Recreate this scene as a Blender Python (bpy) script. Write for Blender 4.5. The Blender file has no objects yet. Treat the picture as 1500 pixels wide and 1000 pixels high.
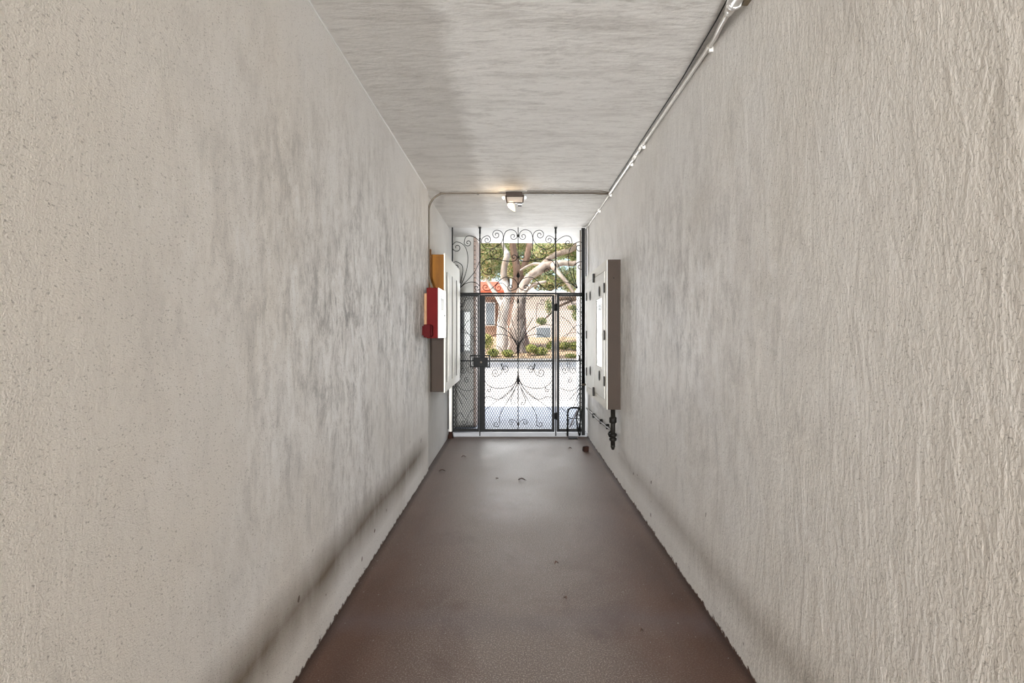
import bpy, math, random
from mathutils import Vector, Matrix, noise as mnoise
random.seed(7)
PI = math.pi
sc = bpy.context.scene
COL = sc.collection
F = 778.0          # focal length in pixels of the 1500 px frame
VX, VY, CZ = 756.0, 487.0, 1.37
GY = 7.0           # distance of the gate

# ------------------------------------------------------------------ camera
cam_d = bpy.data.cameras.new('camera'); cam = bpy.data.objects.new('camera', cam_d); COL.objects.link(cam)
cam.location = (0, 0, CZ); cam.rotation_euler = (PI/2, 0, 0)
cam_d.sensor_width = 36; cam_d.lens = F/1500*36
cam_d.shift_x = -(VX-750)/1500; cam_d.shift_y = -(500-VY)/1500
cam_d.clip_start = 0.05; cam_d.clip_end = 400
sc.camera = cam

# ------------------------------------------------------------------ world, sun, light, exposure
w = bpy.data.worlds.new('world'); sc.world = w; w.use_nodes = True
nt = w.node_tree; bg = nt.nodes['Background']
sky = nt.nodes.new('ShaderNodeTexSky'); sky.sky_type = 'NISHITA'; sky.sun_disc = False
sky.sun_elevation = math.radians(48); sky.sun_rotation = math.radians(240); sky.air_density = 1.0; sky.dust_density = 2.5; sky.ozone_density = 1.0
nt.links.new(sky.outputs[0], bg.inputs[0]); bg.inputs[1].default_value = 0.38

def sun(direction, energy, color, angle):
    d = bpy.data.lights.new('sun', 'SUN'); o = bpy.data.objects.new('sun', d); COL.objects.link(o)
    d.energy = energy; d.color = color; d.angle = math.radians(angle)
    o.rotation_euler = Vector(direction).to_track_quat('-Z', 'Y').to_euler(); return o
sun((0.62, 0.267, -1), 5.0, (1, .95, .87), 0.6)

def area(name, loc, rot, sx, sy, energy, color):
    d = bpy.data.lights.new(name, 'AREA'); o = bpy.data.objects.new(name, d); COL.objects.link(o)
    d.shape = 'RECTANGLE'; d.size = sx; d.size_y = sy; d.energy = energy; d.color = color
    o.location = loc; o.rotation_euler = rot; return o
# fill lamp added behind the camera, standing in for daylight at an unseen end
area('rear_fill', (0.03, -13.9, 1.4), (PI/2+.2, 0, 0), 1.75, 2.6, 4250, (.955, .98, 1))
# fill lamp added in the street, standing in for daylight through the opening
area('street_fill', (0.05, 11.2, 1.35), (-PI/2, 0, 0), 3.0, 2.0, 150, (.97, .99, 1)).data.spread = math.radians(120)

sc.view_settings.view_transform = 'Standard'; sc.view_settings.look = 'None'
sc.view_settings.exposure = 0.33; sc.view_settings.gamma = 1; sc.view_settings.use_curve_mapping = False

# ------------------------------------------------------------------ helpers
def P(px, py, Y): return Vector(((px-VX)*Y/F, Y, CZ+(VY-py)*Y/F))

class MB:
    def __init__(s): s.v = []; s.f = []; s.m = []; s.smooth = []
    def add(s, vs, fs, mi=0, smooth=False):
        o = len(s.v); s.v += [tuple(v) for v in vs]
        for f in fs: s.f.append(tuple(i+o for i in f)); s.m.append(mi); s.smooth.append(smooth)
    def box(s, x0, x1, y0, y1, z0, z1, b=0.0, mi=0):
        if x0 > x1: x0, x1 = x1, x0
        if y0 > y1: y0, y1 = y1, y0
        if z0 > z1: z0, z1 = z1, z0
        b = min(b, (x1-x0)*.45, (y1-y0)*.45, (z1-z0)*.45)
        if b <= 0:
            vs = [(x0,y0,z0),(x1,y0,z0),(x1,y1,z0),(x0,y1,z0),(x0,y0,z1),(x1,y0,z1),(x1,y1,z1),(x0,y1,z1)]
            s.add(vs, [(0,3,2,1),(4,5,6,7),(0,1,5,4),(1,2,6,5),(2,3,7,6),(3,0,4,7)], mi); return
        import bmesh
        bm = bmesh.new(); bmesh.ops.create_cube(bm, size=1)
        for v in bm.verts: v.co = Vector(((x0+x1)/2+v.co.x*(x1-x0), (y0+y1)/2+v.co.y*(y1-y0), (z0+z1)/2+v.co.z*(z1-z0)))
        bmesh.ops.bevel(bm, geom=bm.edges[:], offset=b, segments=2, profile=.5, affect='EDGES')
        bm.verts.index_update()
        s.add([v.co.copy() for v in bm.verts], [[v.index for v in f.verts] for f in bm.faces], mi); bm.free()
    def tube(s, pts, r, seg=8, mi=0, closed=False, caps=True):
        pts = [Vector(p) for p in pts]; n = len(pts)
        rs = r if isinstance(r, (list, tuple)) else [r]*n
        vs = []; fs = []; up = None
        for i, p in enumerate(pts):
            a = pts[max(0, i-1)]; b = pts[min(n-1, i+1)]; t = (b-a)
            if t.length < 1e-9: t = Vector((0,0,1))
            t.normalize()
            if up is None: up = Vector((0,0,1)) if abs(t.z) < .9 else Vector((0,1,0))
            sd = t.cross(up)
            if sd.length < 1e-6: sd = t.orthogonal()
            sd.normalize(); up = sd.cross(t).normalized()
            for k in range(seg):
                an = 2*PI*k/seg; vs.append(p+(sd*math.cos(an)+up*math.sin(an))*rs[i])
        for i in range(n-1):
            for k in range(seg):
                k2 = (k+1) % seg; fs.append((i*seg+k, i*seg+k2, (i+1)*seg+k2, (i+1)*seg+k))
        if caps: fs.append(tuple(range(seg))[::-1]); fs.append(tuple((n-1)*seg+k for k in range(seg)))
        s.add(vs, fs, mi, seg > 5)
    def lathe(s, prof, origin, axis, seg=20, mi=0):
        axis = Vector(axis).normalized(); a = axis.orthogonal().normalized(); b = axis.cross(a); o = Vector(origin)
        vs = []; fs = []
        for (r, h) in prof:
            for k in range(seg):
                an = 2*PI*k/seg; vs.append(o+axis*h+(a*math.cos(an)+b*math.sin(an))*max(r, 1e-4))
        for i in range(len(prof)-1):
            for k in range(seg):
                k2 = (k+1) % seg; fs.append((i*seg+k, i*seg+k2, (i+1)*seg+k2, (i+1)*seg+k))
        fs.append(tuple(range(seg))[::-1]); fs.append(tuple((len(prof)-1)*seg+k for k in range(seg)))
        s.add(vs, fs, mi, True)
    def build(s, name, mats, parent=None, **props):
        me = bpy.data.meshes.new(name); me.from_pydata(s.v, [], s.f)
        if not isinstance(mats, (list, tuple)): mats = [mats]
        for m in mats: me.materials.append(m)
        me.polygons.foreach_set('material_index', s.m); me.polygons.foreach_set('use_smooth', s.smooth)
        me.update(); o = bpy.data.objects.new(name, me); COL.objects.link(o)
        if parent is not None: o.parent = parent; o.matrix_parent_inverse = Matrix.Translation(parent.location).inverted()
        for k, v in props.items(): o[k] = v
        return o
def thing(name, label, cat, loc=(0,0,0), group=None):
    o = bpy.data.objects.new(name, None); COL.objects.link(o); o.location = loc; o.empty_display_size = .1
    o['label'] = label; o['category'] = cat
    if group: o['group'] = group
    return o
def struct(o): o['kind'] = 'structure'; return o

def lin(c): return tuple(((x/255)/12.92 if x/255 <= .04045 else ((x/255+.055)/1.055)**2.4) for x in c)+(1,)
class Mat:
    def __init__(s, name, color=(.5,.5,.5,1), rough=.5, metal=0, spec=.5):
        s.m = bpy.data.materials.new(name); s.m.use_nodes = True; s.nt = s.m.node_tree; s.b = s.nt.nodes['Principled BSDF']
        s.b.inputs['Base Color'].default_value = color; s.b.inputs['Roughness'].default_value = rough
        s.b.inputs['Metallic'].default_value = metal; s.b.inputs['Specular IOR Level'].default_value = spec
        s.tc = None
    def n(s, t, **kw):
        x = s.nt.nodes.new(t)
        for k, v in kw.items(): setattr(x, k, v)
        return x
    def l(s, a, b): s.nt.links.new(a, b)
    def coord(s, scale=(1,1,1), rot=(0,0,0)):
        if s.tc is None: s.tc = s.n('ShaderNodeTexCoord')
        mp = s.n('ShaderNodeMapping'); mp.inputs['Scale'].default_value = scale; mp.inputs['Rotation'].default_value = rot
        s.l(s.tc.outputs['Object'], mp.inputs[0]); return mp.outputs[0]
    def noise(s, scale=(1,1,1), sc_=5, detail=4, rough=.55, dist=0.0, rot=(0,0,0)):
        x = s.n('ShaderNodeTexNoise'); x.inputs['Scale'].default_value = sc_; x.inputs['Detail'].default_value = detail
        x.inputs['Roughness'].default_value = rough; x.inputs['Distortion'].default_value = dist
        s.l(s.coord(scale, rot), x.inputs['Vector']); return x.outputs['Fac']
    def ramp(s, fac, a, b, ca=(0,0,0,1), cb=(1,1,1,1), mode='LINEAR'):
        r = s.n('ShaderNodeValToRGB'); r.color_ramp.elements[0].position = a; r.color_ramp.elements[1].position = b
        r.color_ramp.elements[0].color = ca; r.color_ramp.elements[1].color = cb; r.color_ramp.interpolation = mode
        s.l(fac, r.inputs[0]); return r.outputs[0]
    def l01(s, v, a, b): return s.math('DIVIDE', s.math('SUBTRACT', v, a), b-a, clamp=True)
    def mix(s, fac, a, b, blend='MIX'):
        x = s.n('ShaderNodeMix', data_type='RGBA', blend_type=blend)
        for sock, v in ((x.inputs[0], fac), (x.inputs[6], a), (x.inputs[7], b)):
            if isinstance(v, (int, float, tuple)): sock.default_value = v
            else: s.l(v, sock)
        return x.outputs[2]
    def math(s, op, a, b=0.0, clamp=False):
        x = s.n('ShaderNodeMath', operation=op, use_clamp=clamp)
        for i, v in enumerate((a, b)):
            if isinstance(v, (int, float)): x.inputs[i].default_value = v
            else: s.l(v, x.inputs[i])
        return x.outputs[0]
    def xyz(s):
        x = s.n('ShaderNodeSeparateXYZ'); s.l(s.coord(), x.inputs[0]); return x.outputs
    def color(s, sock): s.l(sock, s.b.inputs['Base Color'])
    def bump(s, *hs):
        prev = None
        for h, strength, dist in hs:
            x = s.n('ShaderNodeBump'); x.inputs['Strength'].default_value = strength; x.inputs['Distance'].default_value = dist
            s.l(h, x.inputs['Height'])
            if prev is not None: s.l(prev, x.inputs['Normal'])
            prev = x.outputs[0]
        s.l(prev, s.b.inputs['Normal'])

def band(M, v, c, wd, nz, amp):
    """soft bump function of height v around c, half width wd, wobbling with the noise nz"""
    vv = M.math('ADD', v, M.math('MULTIPLY', M.math('SUBTRACT', nz, .5), amp))
    d = M.math('ABSOLUTE', M.math('SUBTRACT', vv, c))
    return M.math('SUBTRACT', 1.0, M.math('DIVIDE', d, wd), clamp=True)

# ------------------------------------------------------------------ materials
def stucco(name, side):
    M = Mat(name, rough=.5, spec=.4); X, Y, Z = M.xyz()
    big = M.noise(sc_=.9, detail=5, dist=.6); mid = M.noise((1,1,.35), sc_=5, detail=6, rough=.65, dist=.5)
    fine = M.noise(sc_=55, detail=3, rough=.6)
    c = M.mix(M.ramp(big, .38, .62), lin((228,224,218)), lin((234,231,227)))
    if side != 'ceiling':
        # warm rear and cool gate light put into colour: beige near, grey-white further in
        c = M.mix(M.ramp(M.math('ADD', M.math('MULTIPLY', Y, .16), M.math('MULTIPLY', big, .5)), .40, .72), lin((228,221,211)), c)
    # blotchy grey wear with gate-light sheen painted as white streaks between, about shoulder height
    zone = M.math('MULTIPLY', band(M, Z, 1.45, 1.25, big, 1.2), M.l01(Y, 1.0, 2.8)) if side != 'ceiling' else None
    if zone is not None:
        k = 1.0 if side == 'left' else .6
        zone = M.math('MULTIPLY', zone, M.ramp(M.noise((1,1,.6), sc_=2.2, detail=5, rough=.6, dist=.5), .26, .46))
        zone = M.math('MULTIPLY', zone, k)
        strk = M.noise((1,1,.42), sc_=11, detail=12, rough=.84, dist=.35)
        c = M.mix(M.math('MULTIPLY', M.ramp(mid, .44, .62), M.math('MULTIPLY', zone, .5)), c, lin((180,176,171)))
        c = M.mix(M.math('MULTIPLY', M.ramp(strk, .40, .51, (1,1,1,1), (0,0,0,1)), M.math('MULTIPLY', zone, .95)), c, lin((120,116,112)))
        c = M.mix(M.math('MULTIPLY', M.ramp(strk, .50, .60), M.math('MULTIPLY', zone, .95)), c, lin((255,255,254)))
        sm = M.ramp(M.noise((1,1,.8), sc_=1.5, detail=9, rough=.74, dist=.7), .52, .70)
        c = M.mix(M.math('MULTIPLY', sm, .25), c, lin((160,152,142)))
    # small pits and specks
    pit = M.ramp(M.noise((1,1,1.6), sc_=130, detail=2, rough=.5), .62, .70)
    c = M.mix(M.math('MULTIPLY', pit, .5), c, lin((120,110,98)))
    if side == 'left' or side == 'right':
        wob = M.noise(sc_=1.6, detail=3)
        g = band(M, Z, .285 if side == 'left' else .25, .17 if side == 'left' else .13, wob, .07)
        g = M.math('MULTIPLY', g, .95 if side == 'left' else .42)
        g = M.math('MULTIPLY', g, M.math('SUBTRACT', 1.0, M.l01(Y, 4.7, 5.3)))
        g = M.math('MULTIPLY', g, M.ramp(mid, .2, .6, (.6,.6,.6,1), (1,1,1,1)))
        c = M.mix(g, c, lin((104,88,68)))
        # brown floor paint creeping up the foot of the wall with a ragged edge
        rag = M.noise((1,1,1), sc_=26, detail=3, rough=.7)
        zz = M.math('SUBTRACT', Z, M.math('MULTIPLY', M.ramp(rag, .45, .75), .03))
        c = M.mix(M.ramp(zz, .006, .011, (1,1,1,1), (0,0,0,1)), c, lin((82,58,46)))
        sp = M.math('MULTIPLY', M.ramp(M.noise(sc_=14, detail=1), .76, .78), M.ramp(Z, .35, .6, (1,1,1,1), (0,0,0,1)))
        c = M.mix(sp, c, lin((90,72,60)))
    if side == 'ceiling':
        M.b.inputs['Roughness'].default_value = .85; M.b.inputs['Specular IOR Level'].default_value = .15
        c = M.mix(1.0, c, lin((240,237,232)))
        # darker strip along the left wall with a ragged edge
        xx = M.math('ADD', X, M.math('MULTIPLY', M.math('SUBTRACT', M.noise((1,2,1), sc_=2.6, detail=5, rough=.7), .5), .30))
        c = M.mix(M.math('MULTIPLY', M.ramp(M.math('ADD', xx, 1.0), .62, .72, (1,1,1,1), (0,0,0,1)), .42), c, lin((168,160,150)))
        st = M.ramp(M.noise((.45,2.2,1), sc_=4.5, detail=6, rough=.7, dist=.4), .48, .72)
        c = M.mix(M.math('MULTIPLY', st, .42), c, lin((172,166,158)))
        c = M.mix(M.math('MULTIPLY', M.ramp(M.noise((.5,1.8,1), sc_=14, detail=8, rough=.78), .50, .62), .35), c, lin((170,164,156)))
    M.color(c)
    if side == 'left':
        M.bump((M.noise((1,1,1.5), sc_=210, detail=3, rough=.65), .7, .0045), (M.noise((1,1,.3), sc_=14, detail=6, rough=.7, dist=.6), .35, .012))
        M.b.inputs['Roughness'].default_value = .62
    elif side == 'right':
        M.bump((M.noise((1,1,.5), sc_=100, detail=3, rough=.6, dist=.5, rot=(.3,0,0)), .5, .0048), (M.noise((1,1,.3), sc_=12, detail=5, rough=.6, dist=.8, rot=(.25,0,0)), .4, .014))
        M.b.inputs['Roughness'].default_value = .62
    else:
        M.bump((M.noise((.35,1.6,1), sc_=20, detail=6, rough=.7, dist=.8), .5, .010), (fine, .3, .004))
    return M.m
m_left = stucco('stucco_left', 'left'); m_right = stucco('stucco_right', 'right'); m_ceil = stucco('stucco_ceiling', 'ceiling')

def plain(name, rgb, rough=.5, metal=0, vary=.12, sc_=6, bump=.0, spec=.5):
    M = Mat(name, rough=rough, metal=metal, spec=spec); a = lin(rgb)
    b = tuple(x*(1-vary) for x in a[:3])+(1,)
    M.color(M.mix(M.ramp(M.noise(sc_=sc_, detail=5), .35, .7), a, b))
    if bump: M.bump((M.noise(sc_=60, detail=3), .6, bump))
    return M.m
m_plaster = plain('plaster_pale', (224,222,218), .85, vary=.12, sc_=2.5, bump=.003, spec=.15)
m_pier = plain('plaster_grey', (158,156,150), .6, vary=.12, sc_=2, bump=.004)
m_iron = plain('black_iron', (12,11,10), .55, 0, .3, 12, 0, .12)
m_iron2 = plain('black_iron_mesh', (9,9,10), .6, 0, .3, 12, 0, .12)
m_castiron = plain('black_pipe', (26,23,19), .6, 0, .4, 20, .002, .15)
m_bronze = plain('bronze_enamel', (48,35,24), .6, 0, .12, 5, 0, .2)
m_cream = plain('cream_enamel', (224,220,208), .6, 0, .06, 3)
m_cream2 = plain('cream_enamel_door', (216,213,202), .6, 0, .08, 3)
m_dark = plain('dark_metal', (34,30,26), .6, .0, .3, 15, 0, .15)
m_red = plain('red_enamel', (84,13,12), .7, 0, .15, 8, 0, .1)
m_redd = plain('dark_red_enamel', (68,9,11), .7, 0, .2, 12, 0, .1)
m_white = plain('white_enamel', (235,233,230), .35, 0, .04, 4)
m_grey = plain('grey_plastic', (150,148,144), .4, 0, .05, 4)
m_cond = plain('painted_conduit', (240,236,228), .3, 0, .12, 12)
m_galv = plain('galvanised_conduit', (96,86,74), .6, 0, .25, 18, 0, .25)
m_grout = plain('mortar', (96,82,74), .85, 0, .3, 20)
m_brick = plain('brick', (156,136,124), .8, 0, .35, 9, .004)
m_lampwood = plain('lamp_bronze', (44,27,11), .5, 0, .3, 14, 0, .2)
m_leafdry = plain('dry_leaf', (88,62,48), .7, 0, .4, 60)
m_rust = plain('rusty_brown', (46,28,22), .9, 0, .4, 50, .003, .1)
m_street = plain('street_concrete', (208,203,195), .8, 0, .12, .7, .003)
m_walk = plain('shaded_sidewalk_concrete', (106,113,126), .75, 0, .12, 1.5, .003)  # blue-grey of the building's shade put into the concrete colour
m_curb = plain('curb_concrete', (200,192,180), .8, 0, .15, 2)
m_soil = plain('dry_soil', (206,176,140), .95, 0, .35, 3, .02)
m_house = plain('house_stucco_white', (232,220,208), .8, 0, .1, .8)
m_houser = plain('house_stucco_peach', (166,138,120), .8, 0, .12, .8)
m_trimw = plain('white_trim', (232,230,226), .5, 0, .05, 3)
m_garage = plain('blue_grey_door', (132,144,152), .5, 0, .15, 3)
M = Mat('wood_board', rough=.6)
M.color(M.mix(M.ramp(M.noise((6,6,.5), sc_=8, detail=6, dist=1), .3, .7), lin((168,122,72)), lin((126,84,46)))); m_wood = M.m
M = Mat('orange_brown_side', rough=.7, spec=.15)
M.color(M.mix(M.ramp(M.noise((3,3,.4), sc_=6, detail=5, dist=.6), .3, .7), lin((124,80,26)), lin((98,62,22)))); m_upper_side = M.m  # orange-brown for the upper side of the left cabinet
M = Mat('roof_tile', rough=.8); 
M.color(M.mix(M.ramp(M.noise(sc_=4, detail=4), .3, .7), lin((196,104,70)), lin((150,74,52)))); m_roof = M.m
M = Mat('window_glass', lin((120,130,132)), .08, 0, .8); m_glass = M.m
M = Mat('frosted_glass', lin((225,228,226)), .18, 0, .8); m_fglass = M.m
M = Mat('lamp_lens', lin((168,154,140)), .5, 0, .3); m_lens = M.m
M = Mat('lit_bulb', lin((250,238,215)), .3); M.b.inputs['Emission Color'].default_value = lin((255,226,180)); M.b.inputs['Emission Strength'].default_value = .35; m_bulb = M.m
# floor: worn brown-red paint on concrete
M = Mat('painted_floor', rough=.4, spec=.22); X, Y, Z = M.xyz()
big = M.noise(sc_=1.3, detail=6, rough=.65, dist=.5); gr = M.noise(sc_=150, detail=4, rough=.75)
mid = M.noise((1,.35,1), sc_=4, detail=5)
c = M.mix(M.ramp(mid, .35, .65), lin((98,70,56)), lin((82,58,47)))
worn = M.math('MULTIPLY', M.ramp(M.math('ABSOLUTE', M.math('SUBTRACT', X, .05)), .2, .75, (1,1,1,1), (0,0,0,1)), M.ramp(big, .28, .52))
worn = M.math('ADD', M.math('MULTIPLY', worn, 1.0), M.math('MULTIPLY', M.ramp(M.math('MULTIPLY', Y, .1), .27, .5), .6), clamp=True)  # greyer toward the gate: wear plus the grazing reflection painted in
c = M.mix(worn, c, lin((122,108,100)))
c = M.mix(M.math('MULTIPLY', M.ramp(gr, .52, .66), M.math('ADD', M.math('MULTIPLY', worn, .75), .12)), c, lin((206,194,182)))
c = M.mix(M.math('MULTIPLY', M.ramp(gr, .30, .42, (1,1,1,1), (0,0,0,1)), .5), c, lin((56,42,36)))
tr = M.math('MULTIPLY', band(M, Y, 2.52, .16, M.noise(sc_=3, detail=3), .25), .3)
c = M.mix(tr, c, lin((104,94,98)))
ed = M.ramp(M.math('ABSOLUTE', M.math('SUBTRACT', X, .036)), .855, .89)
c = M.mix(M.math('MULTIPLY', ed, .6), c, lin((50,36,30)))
c = M.mix(M.ramp(M.noise(sc_=70, detail=0), .83, .84), c, lin((150,144,136)))
M.color(c)
M.l(M.ramp(big, .3, .7, (.5,.5,.5,1), (.64,.64,.64,1)), M.b.inputs['Roughness'])
M.bump((gr, .8, .004), (M.noise(sc_=45, detail=3), .4, .003)); m_floor = M.m
# bark
def bark(name, a, b, scl):
    M = Mat(name, rough=.85)
    M.color(M.mix(M.ramp(M.noise((1,1,.5), sc_=scl, detail=5, dist=.8), .35, .68), lin(a), lin(b)))
    M.bump((M.noise((1,1,.3), sc_=scl*3, detail=5), .8, .04)); return M.m
m_bark1 = bark('pale_bark', (228,222,214), (142,126,112), 2.2); m_bark2 = bark('pink_brown_bark', (186,156,138), (132,106,92), 2.2)
m_bark3 = bark('grey_bark', (192,178,166), (104,86,74), 2.0); m_bark4 = bark('twig_bark', (120,96,76), (90,72,58), 5)
def leafmat(name, cs):
    M = Mat(name, rough=.5, spec=.3); g = M.n('ShaderNodeObjectInfo')
    oi = M.n('ShaderNodeNewGeometry'); r = M.n('ShaderNodeValToRGB'); r.color_ramp.interpolation = 'CONSTANT'
    while len(r.color_ramp.elements) < len(cs): r.color_ramp.elements.new(.5)
    for i, c in enumerate(cs): r.color_ramp.elements[i].position = i/len(cs); r.color_ramp.elements[i].color = lin(c)
    M.l(oi.outputs['Random Per Island'], r.inputs[0]); M.color(r.outputs[0])
    tr = M.n('ShaderNodeBsdfTranslucent'); M.l(r.outputs[0], tr.inputs[0]); mx = M.n('ShaderNodeMixShader'); mx.inputs[0].default_value = .35
    out = M.nt.nodes['Material Output']; M.l(M.b.outputs[0], mx.inputs[1]); M.l(tr.outputs[0], mx.inputs[2]); M.l(mx.outputs[0], out.inputs[0]); return M.m
m_leaf = leafmat('tree_leaves', [(132,150,98),(196,202,140),(86,108,68),(236,234,196),(160,174,112),(226,196,160)])
m_leaf2 = leafmat('light_leaves', [(196,202,140),(226,228,178),(156,170,112),(240,238,206)])
m_leaf3 = leafmat('shrub_leaves', [(162,174,84),(204,204,116),(116,136,66),(216,204,146)])

# ------------------------------------------------------------------ setting: the passage
ZC = CZ+1.386
XL, XR, XL2, YE = -.864, .936, -.889, 5.22
R0 = -14.0  # unseen rear length, drawn out so the rear fill lights the walls evenly
def prism(mb, poly, z0, z1, mi=0):
    n = len(poly); vs = [(x, y, z0) for x, y in poly]+[(x, y, z1) for x, y in poly]
    mb.add(vs, [tuple(range(n))[::-1], tuple(range(n, 2*n))]+[(i, (i+1) % n, n+(i+1) % n, n+i) for i in range(n)], mi)
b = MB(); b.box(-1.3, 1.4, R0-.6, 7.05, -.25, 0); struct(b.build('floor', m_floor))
# ceiling slab; the soffit carries on to the street front
b = MB(); b.box(-1.15, 1.2, R0, 7.02, ZC, ZC+.3); struct(b.build('ceiling', m_ceil))
b = MB(); b.box(-1.15, 1.2, 7.02, 8.23, ZC, ZC+.3); struct(b.build('ceiling', m_plaster))
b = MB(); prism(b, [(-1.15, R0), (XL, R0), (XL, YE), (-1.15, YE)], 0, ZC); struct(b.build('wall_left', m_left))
b = MB(); prism(b, [(-1.15, YE), (XL-.004, YE), (XL2, YE+.03), (XL2, 7.72), (-1.15, 7.72)], 0, ZC); struct(b.build('wall_left', m_plaster))
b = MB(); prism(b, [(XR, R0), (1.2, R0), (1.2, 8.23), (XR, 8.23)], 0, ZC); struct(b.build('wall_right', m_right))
b = MB(); b.tube([(XL+.002, -.5+.35*i, ZC-.003+.0015*math.sin(i*2.3)) for i in range(17)], .005, 6); struct(b.build('trim_3', m_trimw))
# pier beyond the gate, facing the passage, with a brick reveal
b = MB(); prism(b, [(-1.6, 7.7), (-.605, 7.7), (-.59, 8.6), (-1.6, 8.6)], 0, ZC+.25); struct(b.build('wall_front', m_pier))
b = MB(); rows = 42; h = (ZC)/rows
for i in range(rows):
    off = 0 if i % 2 else .11
    yy = 7.69
    cuts = [7.69]+[y for y in (7.69+off+.22*k for k in range(1 if off == 0 else 0, 6)) if 7.73 < y < 8.6]+[8.6]
    for a, c2 in zip(cuts[:-1], cuts[1:]):
        xa = -.60; b.box(xa-.01, xa+.022, a+.004, c2-.004, i*h+.006, (i+1)*h-.006, .002)
b.box(-.618, -.592, 7.695, 8.59, 0, ZC, 0, 1)
struct(b.build('trim_1', [m_brick, m_grout]))
# raised sill made up for the brightly lit strip of floor under the gate
b = MB(); b.box(XL2, XR, 6.99, 7.14, 0, .052, .004); struct(b.build('trim_2', plain('sill_lit_strip', (150,150,152), .7, spec=.2)))
# ground outside
b = MB(); b.box(-30, 30, 7.14, 9.85, -.2, 0); struct(b.build('sidewalk', m_walk))  # shade-coloured strip, its border set where the building's shadow ends
b = MB(); b.box(-40, 40, 9.85, 24.8, -.3, -.005); struct(b.build('street', m_street))
b = MB(); b.box(-40, 40, 24.8, 25.1, -.2, .14, .02); struct(b.build('curb', m_curb))
b = MB()
for i in range(60):
    pass
nx, ny = 60, 14
vs = []
for j in range(ny+1):
    for i in range(nx+1):
        x = -30+i; y = 25.1+j*1.1; z = .13+.085*(y-25.1)+.05*mnoise.noise(Vector((x*.8, y*.8, 0)))
        vs.append((x, y, z if j else .13))
b.add(vs, [(j*(nx+1)+i, j*(nx+1)+i+1, (j+1)*(nx+1)+i+1, (j+1)*(nx+1)+i) for j in range(ny) for i in range(nx)], 0, True)
struct(b.build('ground', m_soil))
# building front above and beside the opening (its height shades the sidewalk)
b = MB(); b.box(-12, 12, 7.75, 8.2, ZC+.3, 5.6); b.box(-12, -1.6, 7.75, 8.2, 0, ZC+.3); b.box(1.2, 12, 7.75, 8.2, 0, ZC+.3)
b.box(-12, 12, R0, 7.75, 5.4, 5.6)
struct(b.build('wall_facade', m_plaster))
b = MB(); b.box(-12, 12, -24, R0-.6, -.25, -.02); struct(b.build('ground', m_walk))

# ------------------------------------------------------------------ reflection on the pier beyond the gate, built as a dark and bright panel
YP = 7.7
def prect(mb, x0, x1, y0, y1, Y, d0, d1, bv=0, mi=0):
    a = P(x0, y1, Y); c = P(x1, y0, Y); mb.box(a.x, c.x, Y+d0, Y+d1, a.z, c.z, bv, mi)
t = thing('pier_reflection', 'reflection built as a narrow dark glazed case on the grey pier beyond the left gate panel', 'case', P(679, 515, YP))
b = MB(); prect(b, 667.5, 690, 453, 517, YP, -.03, .0, .004); b.build('frame', plain('case_frame', (124,124,120), .5), t)
b = MB(); prect(b, 668.5, 680, 455, 515, YP, -.034, -.03); b.build('dark_panel', plain('reflection_dark', (78,82,86), .3), t)
b = MB(); prect(b, 680.5, 689, 457, 513, YP, -.034, -.03); b.build('bright_strip', m_fglass, t)

# ------------------------------------------------------------------ the iron gate and its screen
GC = 759.0
KX = GY/F
def gp(o, y, dy=0.0): return Vector(((GC+o-VX)*KX, GY+dy, CZ+(VY-y)*KX))
def catmull(pts, n=7):
    p = [pts[0]]+list(pts)+[pts[-1]]; out = []
    for i in range(1, len(p)-2):
        for k in range(n):
            t_ = k/n; q = []
            for d in range(2):
                a, bb, c_, d_ = p[i-1][d], p[i][d], p[i+1][d], p[i+2][d]
                q.append(.5*((2*bb)+(-a+c_)*t_+(2*a-5*bb+4*c_-d_)*t_*t_+(-a+3*bb-3*c_+d_)*t_**3))
            out.append(tuple(q))
    out.append(pts[-1]); return out
def sp(cx, cy, a0, r, turns, r1=.18):
    """spiral from the outside in; turns > 0 runs clockwise in the picture"""
    n = int(abs(turns)*10)+1; o = []
    for i in range(n+1):
        t_ = i/n; rr = r*(1-(1-r1)*t_**.85); a = math.radians(a0+360*turns*t_); o.append((cx+rr*math.cos(a), cy+rr*math.sin(a)))
    return o
# curves are in enlarged units: (offset from the gate axis, height) ; upper, middle and lower fields
def U(pts): return [((x-938)/9.09, 325+y/9.09) for x, y in pts]
def Mm(pts): return [((x-940)/9.09, 425+y/9.09) for x, y in pts]
def Lw(pts): return [((x-940)/9.09, 530+y/9.09) for x, y in pts]
S_up = [
 sp(525,240,-90,57,1.35)[::-1]+[(465,215),(448,268),(478,332),(545,358),(622,345),(700,292),(737,230),(735,165),(702,122)]+sp(650,172,-90,62,-1.35),
 sp(872,192,0,52,1.25)[::-1]+[(905,130),(842,103),(775,130),(745,200),(743,300),(742,400),(722,450),(680,482),(625,490),(578,458)]+sp(615,405,180,54,1.25),
 sp(548,655,90,50,-1.2)[::-1]+[(490,690),(455,645),(446,585),(478,525),(545,493),(645,495),(745,516),(830,524)]+sp(880,470,90,52,-1.15),
 sp(506,866,90,46,1.15)[::-1]+[(560,905),(622,855),(700,772),(760,738),(822,738),(890,765),(930,830),(918,885)]+sp(838,870,90,48,1.2),
 [(783,868),(752,828),(702,812),(655,828)]+sp(678,878,180,46,-1.1)]
S_fan_up = [
 [(150,885),(215,760),(258,610),(270,480),(250,370),(205,300)]+sp(125,340,-90,76,-1.35),
 [(440,270),(375,215),(300,184),(240,205)]+sp(272,278,180,52,-1.3),
 [(150,875),(188,740),(203,640),(185,570)]+sp(112,592,-90,64,-1.1),
 [(150,885),(265,775),(365,655),(425,520)],
 [(155,885),(230,825),(310,800),(390,818)]+sp(388,875,0,45,1.1)]
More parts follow.
